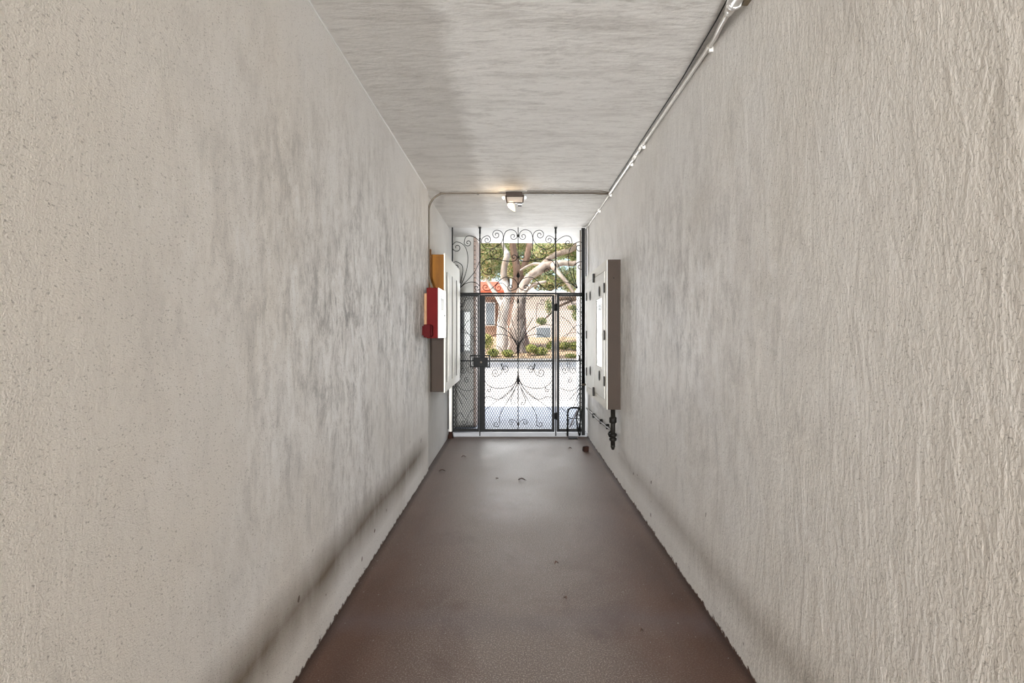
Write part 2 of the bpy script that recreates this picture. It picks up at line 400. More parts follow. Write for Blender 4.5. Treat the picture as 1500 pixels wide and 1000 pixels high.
S_mid = [
 [(938,780),(910,700),(850,630),(740,590),(640,590),(550,640),(490,720)],
 [(932,740),(885,610),(805,470),(745,365)], [(930,740),(850,600),(740,500),(680,480)],
 [(930,720),(830,570),(690,480),(600,458),(500,465)], [(935,720),(908,570),(868,450),(850,370)],
 sp(620,150,90,40,1.1)[::-1]+[(680,175),(690,240),(700,330),(680,430)],
 [(700,60),(760,90),(800,120)]+sp(850,150,-90,42,1.1),
 sp(620,800,90,30,1.0)[::-1]+[(600,760),(640,738),(700,765),(735,830)]+sp(790,850,180,42,-1.1),
 [(935,800),(905,850)]+sp(868,860,0,30,1.0)]
S_low = [
 sp(640,140,90,55,1.2)[::-1]+[(705,160),(728,100),(722,20)], sp(765,85,90,52,-1.2)[::-1]+[(722,60),(715,20)],
 [(935,190),(892,290),(800,335),(700,350),(600,340),(535,300),(490,245)],
 [(935,230),(860,350),(740,460),(600,560),(500,640)],
 [(935,235),(830,400),(680,500),(560,460),(500,470)],
 [(938,240),(885,400),(850,470),(845,540)]+sp(882,548,180,32,-1.0),
 [(938,240),(905,340),(800,520),(725,640),(692,740)]+sp(648,825,-20,50,1.2),
 [(938,830),(915,790)]+sp(852,805,-40,46,-1.15), sp(548,375,0,28,1.0)[::-1]+[(575,350),(590,325)]]
# side panels: the fan opens from the outer post
def SL(pts): return [(-95+x, y) for x, y in pts]      # x counted in px from the outer post
S_side = [
 [(0,460),(10,452),(18,440),(26,436)], [(0,480),(9,476),(20,487),(29,498)], [(1,494),(12,482),(22,470),(33,463)], [(1,490),(10,487),(20,488),(28,492),(33,500)],
 sp(22,503,-90,4.5,1.1)+[], [(0,512),(8,507),(18,506),(27,512)], 
 [(1,559),(9,568),(18,572),(26,571),(33,568)], [(1,562),(10,574),(20,585)], [(1,565),(6,577),(11,588),(14,596)],
 [(20,552)]+sp(20,557,-90,4.5,-1.2), sp(14,542,0,5.5,1.2)[::-1]+[(19,535),(20,530)], sp(27,542,180,5.5,-1.2)[::-1]+[(23,535),(22,530)],
 sp(12,446,0,4,1.1)[::-1]+[(17,440),(20,434)], [(3,612),(10,604)]+sp(16,618,-90,6,1.2), [(33,596),(24,604),(21,612)]]
def scrolls(parent, curves, mirror, y0=-.004, r=.0048, name='scroll'):
    for cv in curves:
        for sgn in ((1, -1) if mirror else (1,)):
            pts = catmull(cv, 3); b = MB(); b.tube([gp(o*sgn, y, y0) for o, y in pts], r, 6); b.build(name, m_iron, parent)
def bar(mb, o0, o1, y0, y1, d=.03, dy=0.0, bv=.002):
    a = gp(o0, y1, dy); c_ = gp(o1, y0, dy); mb.box(a.x, c_.x, a.y-d/2, a.y+d/2, a.z, c_.z, bv)
def expmesh(mb, o0, o1, y0, y1, dy=.02):
    """expanded diamond mesh clipped to a rectangle given in px"""
    dw, dh, wd = 3.62, 6.35, .0046
    n = int((o1-o0)/dw)+2; m = int((y1-y0)/dh)+2
    segs = []
    for i in range(-1, n):
        for j in range(-1, m):
            cx = o0+i*dw+dw/2; cy = y0+j*dh+dh/2
            for (ax, ay, bx, by) in ((cx-dw/2, cy, cx, cy-dh/2), (cx, cy-dh/2, cx+dw/2, cy), (cx+dw/2, cy, cx, cy+dh/2), (cx, cy+dh/2, cx-dw/2, cy)):
                # clip against the rectangle
                t0, t1 = 0., 1.
                for p_, q in ((-(bx-ax), ax-o0), ((bx-ax), o1-ax), (-(by-ay), ay-y0), ((by-ay), y1-ay)):
                    if abs(p_) < 1e-9:
                        if q < 0: t0 = 2
                    elif p_ < 0: t0 = max(t0, q/p_)
                    else: t1 = min(t1, q/p_)
                if t1-t0 < .02: continue
                k = tuple(round(v, 2) for v in sorted([(ax, ay), (bx, by)])[0]+sorted([(ax, ay), (bx, by)])[1])
                segs.append((k, (ax+(bx-ax)*t0, ay+(by-ay)*t0), (ax+(bx-ax)*t1, ay+(by-ay)*t1)))
    seen = set()
    for k, a, c_ in segs:
        if k in seen: continue
        seen.add(k); A = gp(a[0], a[1], dy); B = gp(c_[0], c_[1], dy); d = (B-A).normalized(); nrm = Vector((-d.z, 0, d.x))*wd/2; th = Vector((0, .0015, 0))
        vs = [A-nrm-th, A+nrm-th, B+nrm-th, B-nrm-th, A-nrm+th, A+nrm+th, B+nrm+th, B-nrm+th]
        mb.add(vs, [(0,1,2,3),(7,6,5,4),(0,4,5,1),(1,5,6,2),(2,6,7,3),(3,7,4,0)])
def ball(mb, o, y, prof, dy=0): mb.lathe([(r, h) for r, h in prof], gp(o, y, dy), (0,0,1), 12)

# --- fixed screen (posts, side panels, transom scrollwork)
scr = thing('iron_screen', 'fixed black wrought iron screen with scrolled transom and side panels around the gate', 'iron screen', gp(0, 638))
def part_bar(name, par, *a, mat=None, **k): b = MB(); bar(b, *a, **k); return b.build(name, mat or m_iron, par)
for s in (-1, 1):
    o = 56.0*s if s < 0 else 55.0
    part_bar('post', scr, o-.9, o+.9, 333, 638.2, d=.022)
    b = MB(); bar(b, o-2.0, o+2.0, 332.9, 334.5, d=.04); bar(b, o-1.3, o+1.3, 334.5, 342, d=.026); b.build('post_cap', m_iron, scr)
    b = MB(); bar(b, o-1.5, o+1.5, 349, 350.5, d=.028); b.build('collar', m_iron, scr)
part_bar('post', scr, -97.2, -95.4, 333, 633, d=.02)
b = MB(); bar(b, 92.8, 97.8, 334, 637, d=.035); b.build('post', m_iron, scr)
b = MB(); b.tube([gp(91.2, 337, 0), gp(91.2, 630, 0)], .008, 10); b.build('pipe', m_galv, scr)
b = MB(); b.tube([gp(99, 336, -.03), gp(99, 560, -.03)], .007, 10); b.build('pipe', m_iron, scr)
part_bar('top_rail', scr, -97, 93, 428.6, 431.2, d=.03, dy=-.002)
part_bar('center_bar', scr, -.55, .55, 333, 387, d=.010, dy=-.006)
for yy in (345, 376.5): b = MB(); ball(b, 0, yy+3, [(.002,0),(.009,.008),(.011,.027),(.009,.045),(.002,.054)], -.006); b.build('knob', m_iron, scr)
b = MB(); ball(b, 0, 407, [(.004,-.02),(.007,0),(.02,.012),(.024,.028),(.017,.05),(.008,.07),(.001,.1)], -.006); bar(b, -.55, .55, 404, 429, d=.01, dy=-.006); b.build('spear_finial', m_iron, scr)
scrolls(scr, [U(c_) for c_ in S_up], True)
scrolls(scr, [U(c_) for c_ in S_fan_up], True)
for s in (-1, 1):
    # side panel frame and mesh
    a, c_ = (-96.0, -58.6) if s < 0 else (59.5, 93)
    b = MB(); bar(b, a, c_, 431.4, 434, d=.028, dy=.004); bar(b, a, c_, 627.8, 632, d=.028, dy=.004)
    if s < 0: bar(b, -59.2, -57.2, 431, 632, d=.028, dy=.004); bar(b, a, a+1.6, 431, 632, d=.022, dy=.004)
    else: bar(b, 56.6, 60.2, 431, 632, d=.028, dy=.004)
    b.build('panel_frame', m_iron, scr)
    part_bar('mid_rail', scr, a, c_, 527.3, 529.2, d=.02, dy=-.002)
    b = MB(); expmesh(b, a+.5, c_-.5 if s < 0 else c_, 434, 628, .02); b.build('mesh_panel', m_iron2, scr)
scrolls(scr, [SL(c_) for c_ in S_side], True, r=.0036)
# --- gate leaf
leaf = thing('iron_gate', 'black wrought iron gate leaf with diamond mesh and lock box in mid passage', 'gate', gp(-48, 632))
b = MB(); bar(b, -55.0, -48.4, 432, 632, d=.034); b.build('lock_stile', m_iron, leaf)
b = MB(); bar(b, 49.4, 53.2, 432, 632, d=.034); b.build('hinge_stile', m_iron, leaf)
b = MB(); bar(b, -48.4, 49.4, 431.8, 434.2, d=.03); b.build('top_rail', m_iron, leaf)
b = MB(); bar(b, -48.4, 49.4, 628, 632, d=.03); b.build('bottom_rail', m_iron, leaf)
b = MB(); bar(b, -48.4, 49.4, 527.4, 529.4, d=.02); b.build('mid_rail', m_iron, leaf)
b = MB(); bar(b, -.6, .6, 434, 628, d=.012, dy=-.008); b.build('center_bar', m_iron, leaf)
b = MB(); expmesh(b, -48.4, 49.4, 434, 628, .02); b.build('mesh_panel', m_iron2, leaf)
for yy, kk in ((441, 1.25), (468, .7), (621, 1)): b = MB(); ball(b, 0, yy+3*kk, [(.002,0),(.010*kk,.012*kk),(.013*kk,.027*kk),(.010*kk,.042*kk),(.002,.056*kk)], -.01); b.build('knob', m_iron, leaf)
b = MB(); ball(b, 0, 518, [(.004,-.09),(.010,-.03),(.016,.03),(.020,.08),(.016,.10),(.006,.12)], -.01); b.build('collar', m_iron, leaf); b = MB(); ball(b, 0, 560, [(.006,-.03),(.014,.0),(.018,.03),(.012,.08),(.006,.16)], -.01); b.build('collar', m_iron, leaf)
scrolls(leaf, [Mm(c_) for c_ in S_mid], True, -.006, .0038)
scrolls(leaf, [Lw(c_) for c_ in S_low], True, -.006, .0038)
b = MB(); bar(b, -65, -44, 523, 536.5, d=.06, dy=-.012, bv=.004); b.build('lock_box', m_iron, leaf)
b = MB()
for (o0, o1, y0, y1) in ((-70.2,-41,519.8,521.6), (-70.2,-41,536,537.8), (-70.2,-68.4,520,537.6), (-42.8,-41,520,537.6)): bar(b, o0, o1, y0, y1, d=.05, dy=-.012, bv=.001)
b.build('latch_guard', m_iron, leaf)
b = MB(); b.lathe([(.012,0),(.014,.004),(.012,.012)], gp(-54, 530, -.055), (0,1,0), 14); b.build('lock_cylinder', m_galv, leaf)
for yy in (450, 608.5):
    b = MB(); bar(b, 50, 59.5, yy-4.6, yy+4.6, d=.016, dy=-.026, bv=.002); b.tube([gp(55, yy-5.5, -.036), gp(55, yy+5.5, -.036)], .012, 12); b.build('hinge', m_iron, leaf)

# --- tubular frame standing at the foot of the screen, right
fr = thing('tubular_stand', 'black bent tube stand on the floor at the foot of the gate, right', 'stand', gp(72, 638, -.14))
dy = -.14
def gq(px, py, d=dy): return P(px, py, GY+d)
b = MB(); b.tube([gq(831.5,638.5), gq(831.5,606), gq(832.5,600), gq(836,597.2), gq(842,596.8), gq(848,597.2,-.1)], .012, 10); b.build('bent_tube', m_iron, fr)
b = MB(); b.tube([gq(848,598,-.1), gq(844.5,612), gq(846,628,-.1), gq(849,638,-.1)], .009, 8); b.build('leg', m_iron, fr)
b = MB(); b.tube([gq(852.5,598,-.06), gq(850.5,616,-.08), gq(847,632,-.1)], .009, 8); b.build('leg', m_iron, fr)
b = MB(); b.tube([gq(846,601), gq(840,614), gq(834.5,626)], .010, 8); b.build('brace', plain('grey_tube', (92,88,92), .5), fr)
b = MB(); b.tube([gq(832,611), gq(838,613), gq(851,613)], .005, 8); b.build('brace', m_iron, fr)
b = MB(); p0 = gq(838,637.5); b.box(p0.x-.05, p0.x+.07, p0.y-.03, p0.y+.05, 0, .012, .003); b.build('foot_plate', m_iron, fr)
# tall pull rod leaning by the right post
rod = thing('iron_rod', 'tall black iron rod leaning upright against the right gate post', 'rod', P(850, 637, 6.96))
b = MB(); b.tube([P(848.2,520,6.97), P(849.6,530,6.97), P(849.6,600,6.97), P(850,637,6.97)], .008, 8); b.build('rod', m_iron, rod)

# ------------------------------------------------------------------ meter cabinet on the right wall
XW = XR; cx0, cy0, cy1, cz0, cz1 = .814, 4.76, 6.2, .679, 2.025
cab = thing('meter_cabinet', 'large two door electric meter cabinet on the right wall, dark bronze side', 'cabinet', (XW, (cy0+cy1)/2, cz0))
b = MB(); b.box(cx0+.004, XW+.003, cy0, cy1, cz0, cz1, .004); b.build('body', m_bronze, cab)
b = MB(); fx = cx0
ym = 5.51; d0, d1, dz0, dz1 = 4.87, 6.10, cz0+.075, cz1-.085
b.box(fx, fx+.006, cy0+.001, d0, cz0+.001, cz1-.001); b.box(fx, fx+.006, d1, cy1-.001, cz0+.001, cz1-.001)
b.box(fx, fx+.006, d0, d1, cz0+.001, dz0); b.box(fx, fx+.006, d0, d1, dz1, cz1-.001); b.build('front_frame', m_cream, cab)
g = .006
for (a, c_, near) in ((d0+g, ym-g/2, True), (ym+g/2, d1-g, False)):
    b = MB()
    if near:
        wy0, wy1, wz0, wz1 = a+.14, c_-.13, 1.37-53*.00625, 1.37+50*.0066
        b.box(fx-.004, fx+.003, a, wy0, dz0+g, dz1-g); b.box(fx-.004, fx+.003, wy1, c_, dz0+g, dz1-g)
        b.box(fx-.004, fx+.003, wy0, wy1, dz0+g, wz0); b.box(fx-.004, fx+.003, wy0, wy1, wz1, dz1-g)
        d = b.build('door', m_cream2, cab)
        b = MB(); b.box(fx-.001, fx+.002, wy0, wy1, wz0, wz1); b.build('window_pane', m_glass, d)
        b = MB(); b.box(fx-.007, fx+.0, wy0-.012, wy0, wz0-.012, wz1+.012); b.box(fx-.007, fx, wy1, wy1+.012, wz0-.012, wz1+.012)
        b.box(fx-.007, fx, wy0, wy1, wz0-.012, wz0); b.box(fx-.007, fx, wy0, wy1, wz1, wz1+.012); b.build('window_frame', m_cream, d)
        hy = a+.30
    else:
        b.box(fx-.004, fx+.003, a, c_, dz0+g, dz1-g); d = b.build('door', m_cream2, cab); hy = a+.30
    for hz in (dz1-.17, dz0+.20):
        b = MB(); pts = []
        b.lathe([(.001,.0),(.03,.002),(.034,.005),(.026,.008),(.001,.009)], (fx-.004, hy-.02, hz), (-1,0,0), 18)
        b.v = [(v[0], v[1], hz+(v[2]-hz)*1.55) for v in b.v]; b.build('knockout', m_dark, d)
    he = a if near else c_
    for hz in (dz1-.16, (dz0+dz1)/2, dz0+.17):
        b = MB(); b.box(fx-.012, fx+.002, he-.014, he+.014, hz-.045, hz+.045, .002); b.build('hinge', m_dark, d)
for hz in (dz1-.005, dz0+.005):
    b = MB(); b.box(fx-.02, fx-.002, ym-.022, ym+.022, hz-.045, hz+.045, .003); b.build('hasp', m_dark, cab)
b = MB(); b.lathe([(.006,0),(.006,.004),(.001,.006)], (.875, cy0, 1.86), (0,-1,0), 10); b.build('screw', m_dark, cab)
# backing inside: dark shadow gap plate so door joints read dark
b = MB(); b.box(fx+.0035, fx+.005, d0-.001, d1+.001, dz0-.001, dz1+.001); b.build('inner_plate', m_dark, cab)

# pipe with couplings below the cabinet and the conduit running to the gate
pp = thing('drain_pipe_fitting', 'black threaded pipe and tee hanging below the right cabinet', 'pipe', (.886, 4.86, cz0))
px_, py_ = .886, 4.86
b = MB(); b.tube([(px_, py_, cz0), (px_, py_, .345)], .021, 14); b.build('pipe', m_castiron, pp)
for z_, hh, rr in ((.57, .055, .034), (.435, .03, .036), (.395, .03, .034)):
    b = MB(); b.lathe([(rr*.8,0),(rr,.006),(rr,hh-.006),(rr*.8,hh)], (px_, py_, z_-hh/2), (0,0,1), 8); b.build('coupling', m_castiron, pp)
b = MB(); b.tube([(px_, py_, .41), (px_, py_+.09, .43)], .022, 12); b.lathe([(.03,0),(.034,.005),(.034,.025),(.03,.03)], (px_, py_+.06, .424), (0,1,.2), 8); b.build('tee', m_castiron, pp)
b = MB(); b.lathe([(.018,0),(.022,.02),(.012,.05)], (px_, py_, .35), (0,0,-1), 8); b.build('plug', m_castiron, pp)
t = thing('low_conduit', 'grey thin conduit clipped low along the right wall toward the gate', 'conduit', (.91, 5.9, .4))
b = MB(); b.tube([(px_, py_+.09, .43), (.912, py_+.25, .434), (.918, 5.8, .40), (.922, 6.93, .385)], .011, 10); b.build('conduit', m_galv, t)
for y_ in (5.35, 5.75, 6.3):
    b = MB(); z_ = .43-.035*(y_-5.1)/.9; b.box(.905, XW+.001, y_-.01, y_+.01, z_-.022, z_+.03, .003); b.build('clip', m_castiron, t)
t = thing('wall_clamp', 'small grey clamp fixing the right gate post to the wall', 'clamp', P(857, 563, 6.95))
b = MB(); a = P(853, 563, 6.96); b.box(a.x-.01, XR+.001, 6.94, 6.975, a.z-.012, a.z+.012, .003); b.box(XR-.012, XR+.001, 6.93, 6.985, a.z-.03, a.z+.03, .003); b.build('bracket', m_galv, t)

# ------------------------------------------------------------------ left cabinet
lx, ly0, ly1, lz0, lz1 = -.735, 5.5, 6.93, .755, 2.18
lc = thing('utility_cabinet', 'tall cream fronted cabinet on the left wall behind the red box', 'cabinet', (XL2, 6.2, lz0))
b = MB(); b.box(XL2-.003, lx-.012, ly0, ly1, lz0, 1.33, .003); b.build('lower_body', m_bronze, lc, label='dark brown lower side')
b = MB(); b.box(XL2-.003, lx-.012, ly0, ly1, 1.33, lz1, .003); b.box(XL2+.0, lx-.012, ly0-.012, ly0, 1.33, lz1-.04, .002); b.build('upper_body', m_upper_side, lc, label='orange brown upper side')
b = MB(); b.box(lx-.012, lx, ly0-.012, ly1, lz0-.005, lz1+.01, .002); b.build('front_frame', m_cream, lc)
span = ly1-ly0
for (a, c_, zt) in ((.10, .34, lz1-.17), (.40, .64, lz1-.17), (.72, .95, lz1-.17)):
    b = MB(); b.box(lx-.002, lx+.012, ly0+a*span, ly0+c_*span, lz0+.09, zt, .004); d = b.build('door', m_cream2, lc)
    b = MB(); b.box(lx+.010, lx+.016, ly0+a*span+.04, ly0+c_*span-.04, lz0+.15, zt-.06, .003); b.build('raised_panel', m_cream, d)
    b = MB(); b.box(lx-.001, lx+.006, ly0+a*span-.016, ly0+a*span-.004, lz0+.09, zt, 0); b.build('groove', m_dark, lc)
# wooden strip left of it
t = thing('wood_strip', 'narrow upright wooden strip on the left wall beside the cabinet', 'board', (XL2, 5.42, 1.85))
b = MB(); b.box(XL2-.002, XL2+.022, 5.40, 5.45, 1.795, 2.22, .002); b.build('strip', m_wood, t)
t = thing('backing_board', 'orange wooden board behind the red alarm box', 'board', (XL, 5.2, 1.3))
b = MB(); b.box(XL-.002, -.836, 5.00, 5.46, 1.335, 1.74, .002); b.build('board', m_wood, t)

# ------------------------------------------------------------------ red alarm panel
ax0, ax1, ay0, ay1, az0, az1 = -.836, -.722, 4.96, 5.46, 1.318, 1.79
al = thing('fire_alarm_panel', 'red box with white front on the left wall', 'alarm panel', (XL, 5.2, az0))
b = MB(); b.box(ax0, ax1-.008, ay0, ay1, az0, az1, .004); b.build('body', m_red, al)
b = MB(); b.box(ax1-.008, ax1, ay0, ay1, az0, az1, .003); d = b.build('front_door', m_white, al)
b = MB(); b.box(ax1-.001, ax1+.002, ay0+.14, ay0+.34, 1.57, 1.73, .001); b.build('label_window', m_grey, d)
b = MB()
for k in range(5): b.box(ax1+.002, ax1+.003, ay0+.16+.035*k, ay0+.172+.035*k, 1.585, 1.70)
b.build('label_print', plain('olive_print', (120,116,90), .5), d)
b = MB(); b.box(ax1-.001, ax1+.0015, ay0+.02, ay0+.44, 1.42, 1.475); b.build('grey_band', m_grey, d)
b = MB(); b.box(ax1-.001, ax1+.002, ay0+.13, ay0+.36, 1.332, 1.415, .001); b.build('label_plate', m_fglass, d)
b = MB(); b.lathe([(.010,0),(.010,.004),(.004,.006)], (ax1, ay0+.40, 1.54), (1,0,0), 12); b.build('key_lock', m_dark, d)
t = thing('pull_station', 'small dark red box at the lower left corner of the alarm panel', 'alarm box', (-.81, 4.9, 1.326))
b = MB(); b.box(-.848, -.785, 4.865, 4.96, 1.326, 1.446, .005); b.box(XL-.001, -.848, 4.88, 4.95, 1.345, 1.43, .002); b.build('housing', m_redd, t)
b = MB(); b.box(-.785, -.774, 4.88, 4.945, 1.335, 1.438, .003); b.box(-.776, -.768, 4.89, 4.91, 1.40, 1.42, .002); b.box(-.776, -.768, 4.89, 4.91, 1.35, 1.37, .002); b.build('cover', m_redd, t)

# ------------------------------------------------------------------ conduits
def arc3(c, r, a0, a1, n, f): return [f(c, r, a0+(a1-a0)*i/n) for i in range(n+1)]
t = thing('ceiling_conduit', 'brown metal conduit crossing the ceiling and bending down the left wall to red box', 'conduit', (0, 5.27, ZC))
YC = 5.27; zc = CZ+204.5*YC/F; xl = -.868
pts = [(P(893, 283.5, YC).x, YC, zc-.004), (P(880, 284, YC).x, YC, zc-.008), (P(868, 282, YC).x, YC, zc)]
pts += [(P(655, 281, YC).x, YC, zc)]
cxx, czz, rr = xl+.18, zc-.18, .18
pts += [(cxx+rr*math.cos(a), YC, czz+rr*math.sin(a)) for a in [PI/2+PI/2*i/10 for i in range(11)]]
pts += [(xl, YC, 2.0), (xl, YC, 1.94), (-.845, 5.22, 1.87), (-.815, 5.18, 1.80), (-.81, 5.18, 1.788)]
b = MB(); b.tube(pts, .0105, 10); b.build('conduit', m_galv, t)
b = MB(); b.lathe([(.013,0),(.014,.004),(.014,.05),(.013,.054)], P(655, 281, YC)+Vector((-.02,0,0)), (-1,0,0), 12); b.build('coupling', m_galv, t)
for px in (700, 810):
    b = MB(); q = P(px, 280, YC); b.box(q.x-.01, q.x+.01, YC-.014, YC+.03, zc-.013, ZC+.001, .002); b.build('strap', m_galv, t)
t = thing('thin_cable', 'thin grey cable along the ceiling above the right half of the cross conduit', 'cable', (.4, 5.2, ZC))
b = MB(); b.tube([P(893,282,5.2), P(880,279.5,5.17), P(850,279.6,5.17), P(772,279.6,5.17)], .004, 8); b.build('cable', m_galv, t)

t = thing('wall_conduit', 'white painted conduit running along the right wall and ceiling corner', 'conduit', (XR, 3.5, ZC))
r = .0115
def cr(y_, dx=0, dz=0): return (XR-r-.004+dx, y_, ZC-r-.012+dz)
pts = [(.884, 2.19, ZC-.055), (.888, 2.24, ZC-.050), (.903, 2.34, ZC-.033), cr(2.46), cr(3.3), cr(4.3,0,.002), cr(5.22)]
b = MB(); b.tube(pts, r, 12); b.build('conduit', m_cond, t)
b = MB(); b.tube([cr(5.22, .003, .003), cr(6.0,.003,.003), cr(6.97,.003,.003)], .007, 10); b.build('thin_conduit', m_cond, t)
b = MB(); b.tube([cr(4.05), cr(4.17), cr(4.3)], [.0115,.0145,.0115], 12); b.tube([cr(3.88,0,.002), cr(4.05)], .0138, 12); b.build('coupling', m_cond, t)
for y_ in (2.53, 3.86, 4.26, 5.21, 5.9):
    b = MB(); c_ = cr(y_); b.tube([(c_[0], y_-.008, c_[2]), (c_[0], y_+.008, c_[2])], r+.0025, 12); b.box(c_[0]-.004, XR+.001, y_-.008, y_+.008, c_[2]-.028, c_[2]-.006, .002); b.build('strap', m_cond, t)
t = thing('black_cable', 'thin dark cable beside the white conduit under the ceiling corner', 'cable', (XR-.04, 3, ZC))
b = MB(); b.tube([(.862, 2.12, ZC-.02), (.885, 2.35, ZC-.006), (XR-.032, 2.9, ZC-.004), (XR-.032, 3.7, ZC-.004), (XR-.03, 5.16, ZC-.004)], .0032, 6); b.build('cable', m_castiron, t)
t = thing('conduit_body', 'white painted conduit fitting at the top right ceiling edge', 'fitting', (.87, 2.1, ZC-.05))
b = MB(); b.tube([(.874,1.9,ZC-.06), (.874,2.13,ZC-.06)], .028, 16); b.tube([(.874,2.13,ZC-.06), (.880,2.18,ZC-.056), (.884,2.21,ZC-.055)], [.028,.021,.017], 14); b.build('elbow', m_cond, t)
b = MB(); b.lathe([(.030,0),(.031,.006),(.031,.02),(.028,.026)], (.876, 2.12, ZC-.06), (0,1,0), 8); b.build('lock_nut', m_white, t)
b = MB(); b.box(.85, .896, 1.92, 2.10, ZC-.034, ZC+.001, .003); b.build('mount', m_bronze, t)
t = thing('junction_box', 'brown junction box at the top edge beside the white fitting', 'junction box', (.92, 2.1, ZC-.05))
b = MB(); b.box(.911, XR+.002, 1.95, 2.15, 2.69, ZC+.0, .004); b.build('box', plain('olive_enamel', (112,98,74), .5, 0, .1, 5), t)
b = MB(); b.box(.898, .93, 2.15, 2.155, 2.70, ZC-.01, .001); b.build('cover', m_bronze, t)

# white wall pipe at the left foot of the gate
t = thing('wall_pipe', 'white painted pipe with rusty foot in the left corner by the gate', 'pipe', (-.855, 6.9, 0))
b = MB(); b.tube([(-.853, 6.9, .02), (-.853, 6.9, 1.0)], .024, 14); b.build('pipe', m_cond, t)
b = MB(); b.tube([(-.853-.025, 6.9-.02, .12), (-.853-.025, 6.9-.02, .95)], .006, 8); b.build('thin_pipe', m_castiron, t)
b = MB(); b.lathe([(.036,0),(.034,.03),(.027,.06),(.024,.09)], (-.853, 6.9, 0), (0,0,1), 14); b.build('foot', m_rust, t)

# ------------------------------------------------------------------ ceiling floodlight
YLm = 5.22
lm = thing('ceiling_floodlight', 'bronze framed floodlight with a lit cone bulb hanging under the ceiling conduit', 'lamp', (P(753,285,YLm).x, YLm, ZC))
a = P(739, 300, YLm); c_ = P(767.5, 284.5, YLm)
b = MB(); b.box(P(741,0,YLm).x, P(765,0,YLm).x, YLm+.02, YLm+.14, c_.z-.03, ZC+.001, .004); b.build('mounting_box', m_lampwood, lm)
# head: tapering frame facing the camera, its lower edge set back
def quadbar(mb, p, q, wdt, dep):
    d = (q-p).normalized(); n_ = Vector((-d.z, 0, d.x))*wdt/2; th = Vector((0, dep/2, 0))
    vs = [p-n_-th, p+n_-th, q+n_-th, q-n_-th, p-n_+th, p+n_+th, q+n_+th, q-n_+th]
    mb.add(vs, [(0,1,2,3),(7,6,5,4),(0,4,5,1),(1,5,6,2),(2,6,7,3),(3,7,4,0)])
A, B, C_, D = P(741,286.5,YLm), P(767,286.5,YLm), P(765.8,297.3,YLm-.02), P(742.8,297.3,YLm-.02)
b = MB(); quadbar(b, A, B, .02, .04); quadbar(b, B, C_, .011, .04); quadbar(b, C_, D, .006, .04); quadbar(b, D, A, .011, .04); b.build('frame', m_lampwood, lm)
b = MB(); off = Vector((0,.012,0)); off2 = Vector((0,.10,0)); b.add([A+off,B+off,C_+off,D+off,A+off2,B+off2,C_+off2+Vector((0,0,.03)),D+off2+Vector((0,0,.03))], [(0,1,2,3),(7,6,5,4),(0,4,5,1),(1,5,6,2),(2,6,7,3),(3,7,4,0)]); b.build('lens', m_lens, lm)
for px in (737.5, 769.3):
    b = MB(); q = P(px, 289.5, YLm); b.lathe([(.010,-.01),(.016,-.006),(.017,.01),(.010,.02)], q, (0,1,0), 14); b.lathe([(.006,0),(.006,.004)], q+Vector((0,-.014,0)), (0,1,0), 8, 0); b.build('side_knob', m_white, lm)
tip = P(754.5, 310.0, YLm-.04); base = P(748.0, 298.6, YLm+.0); ax = (tip-base); L = ax.length
b = MB(); b.lathe([(.020,-.02),(.036,.0),(.034,.015),(.024,L*.5),(.012,L*.85),(.001,L)], base, ax, 20); b.build('bulb', m_bulb, lm)
b = MB(); q = P(761.5, 301.3, YLm); b.tube([q+Vector((-.02,0,0)), q+Vector((.018,0,0))], .006, 8); b.build('sensor', m_dark, lm)
b = MB(); q = P(761.5, 299, YLm); b.box(q.x-.022, q.x+.02, YLm, YLm+.03, q.z-.01, q.z+.01, .003); b.build('sensor_mount', m_white, lm)
d = bpy.data.lights.new('bulb_light', 'POINT'); o = bpy.data.objects.new('bulb_light', d); COL.objects.link(o)
d.energy = 1.2; d.color = (1, .72, .42); d.shadow_soft_size = .03; o.location = P(744, 306, YLm-.03)

# ------------------------------------------------------------------ small things on the passage floor
def fl(px, py): Y = CZ*F/(py-VY); return Vector(((px-VX)*Y/F, Y, 0))
def dry_leaf(px, py, sz, ang, label):
    q = fl(px, py); b = MB(); n = 8; vs = []
    for i in range(n+1):
        t_ = i/n; wd = sz*.32*math.sin(PI*min(1, t_*1.02))**.8+.0005; lift = .010*math.sin(PI*t_)+.002
        for s in (-1, 0, 1): vs.append((sz*(t_-.5), s*wd, lift+(abs(s)*.006)))
    top = [(i*3+j, i*3+j+1, (i+1)*3+j+1, (i+1)*3+j) for i in range(n) for j in range(2)]
    m_ = len(vs); vs2 = [(x, y, z-.0012) for x, y, z in vs]; b.add(vs+vs2, top+[tuple(m_+k for k in f)[::-1] for f in top], 0, True)
    b.tube([(sz*.5,0,.003), (sz*.72,.004,.001)], .0012, 5)
    o = b.build('dry_leaf', m_leafdry); o.location = q; o.rotation_euler = (0, 0, ang); o['label'] = label; o['category'] = 'leaf'; o['group'] = 'dry leaves on the passage floor'
dry_leaf(679, 669.5, .05, .5, 'small dry brown leaf on the floor nearest the left gate post')
dry_leaf(647.5, 690, .055, .3, 'curled dry leaf on the floor close to the left wall below the cabinet')
dry_leaf(764, 703, .06, -.05, 'flat dry leaf on the floor in the middle of the passage')
dry_leaf(728, 702, .028, .9, 'tiny dry leaf bit left of the middle of the passage floor')
dry_leaf(835, 657, .035, .2, 'tiny dry leaf bit on the floor left of the brown block')
dry_leaf(815, 826, .026, .6, 'tiny dark leaf bit on the worn floor, farther of the near ones')
dry_leaf(828, 878, .022, 2.2, 'tiny dark leaf bit on the near floor beside the dark stain')
dry_leaf(940, 926, .018, .4, 'tiny dark leaf bit on the near floor toward the right wall')
q = fl(858, 661); b = MB(); b.box(-.03, .03, -.03, .03, 0, .062, .010)
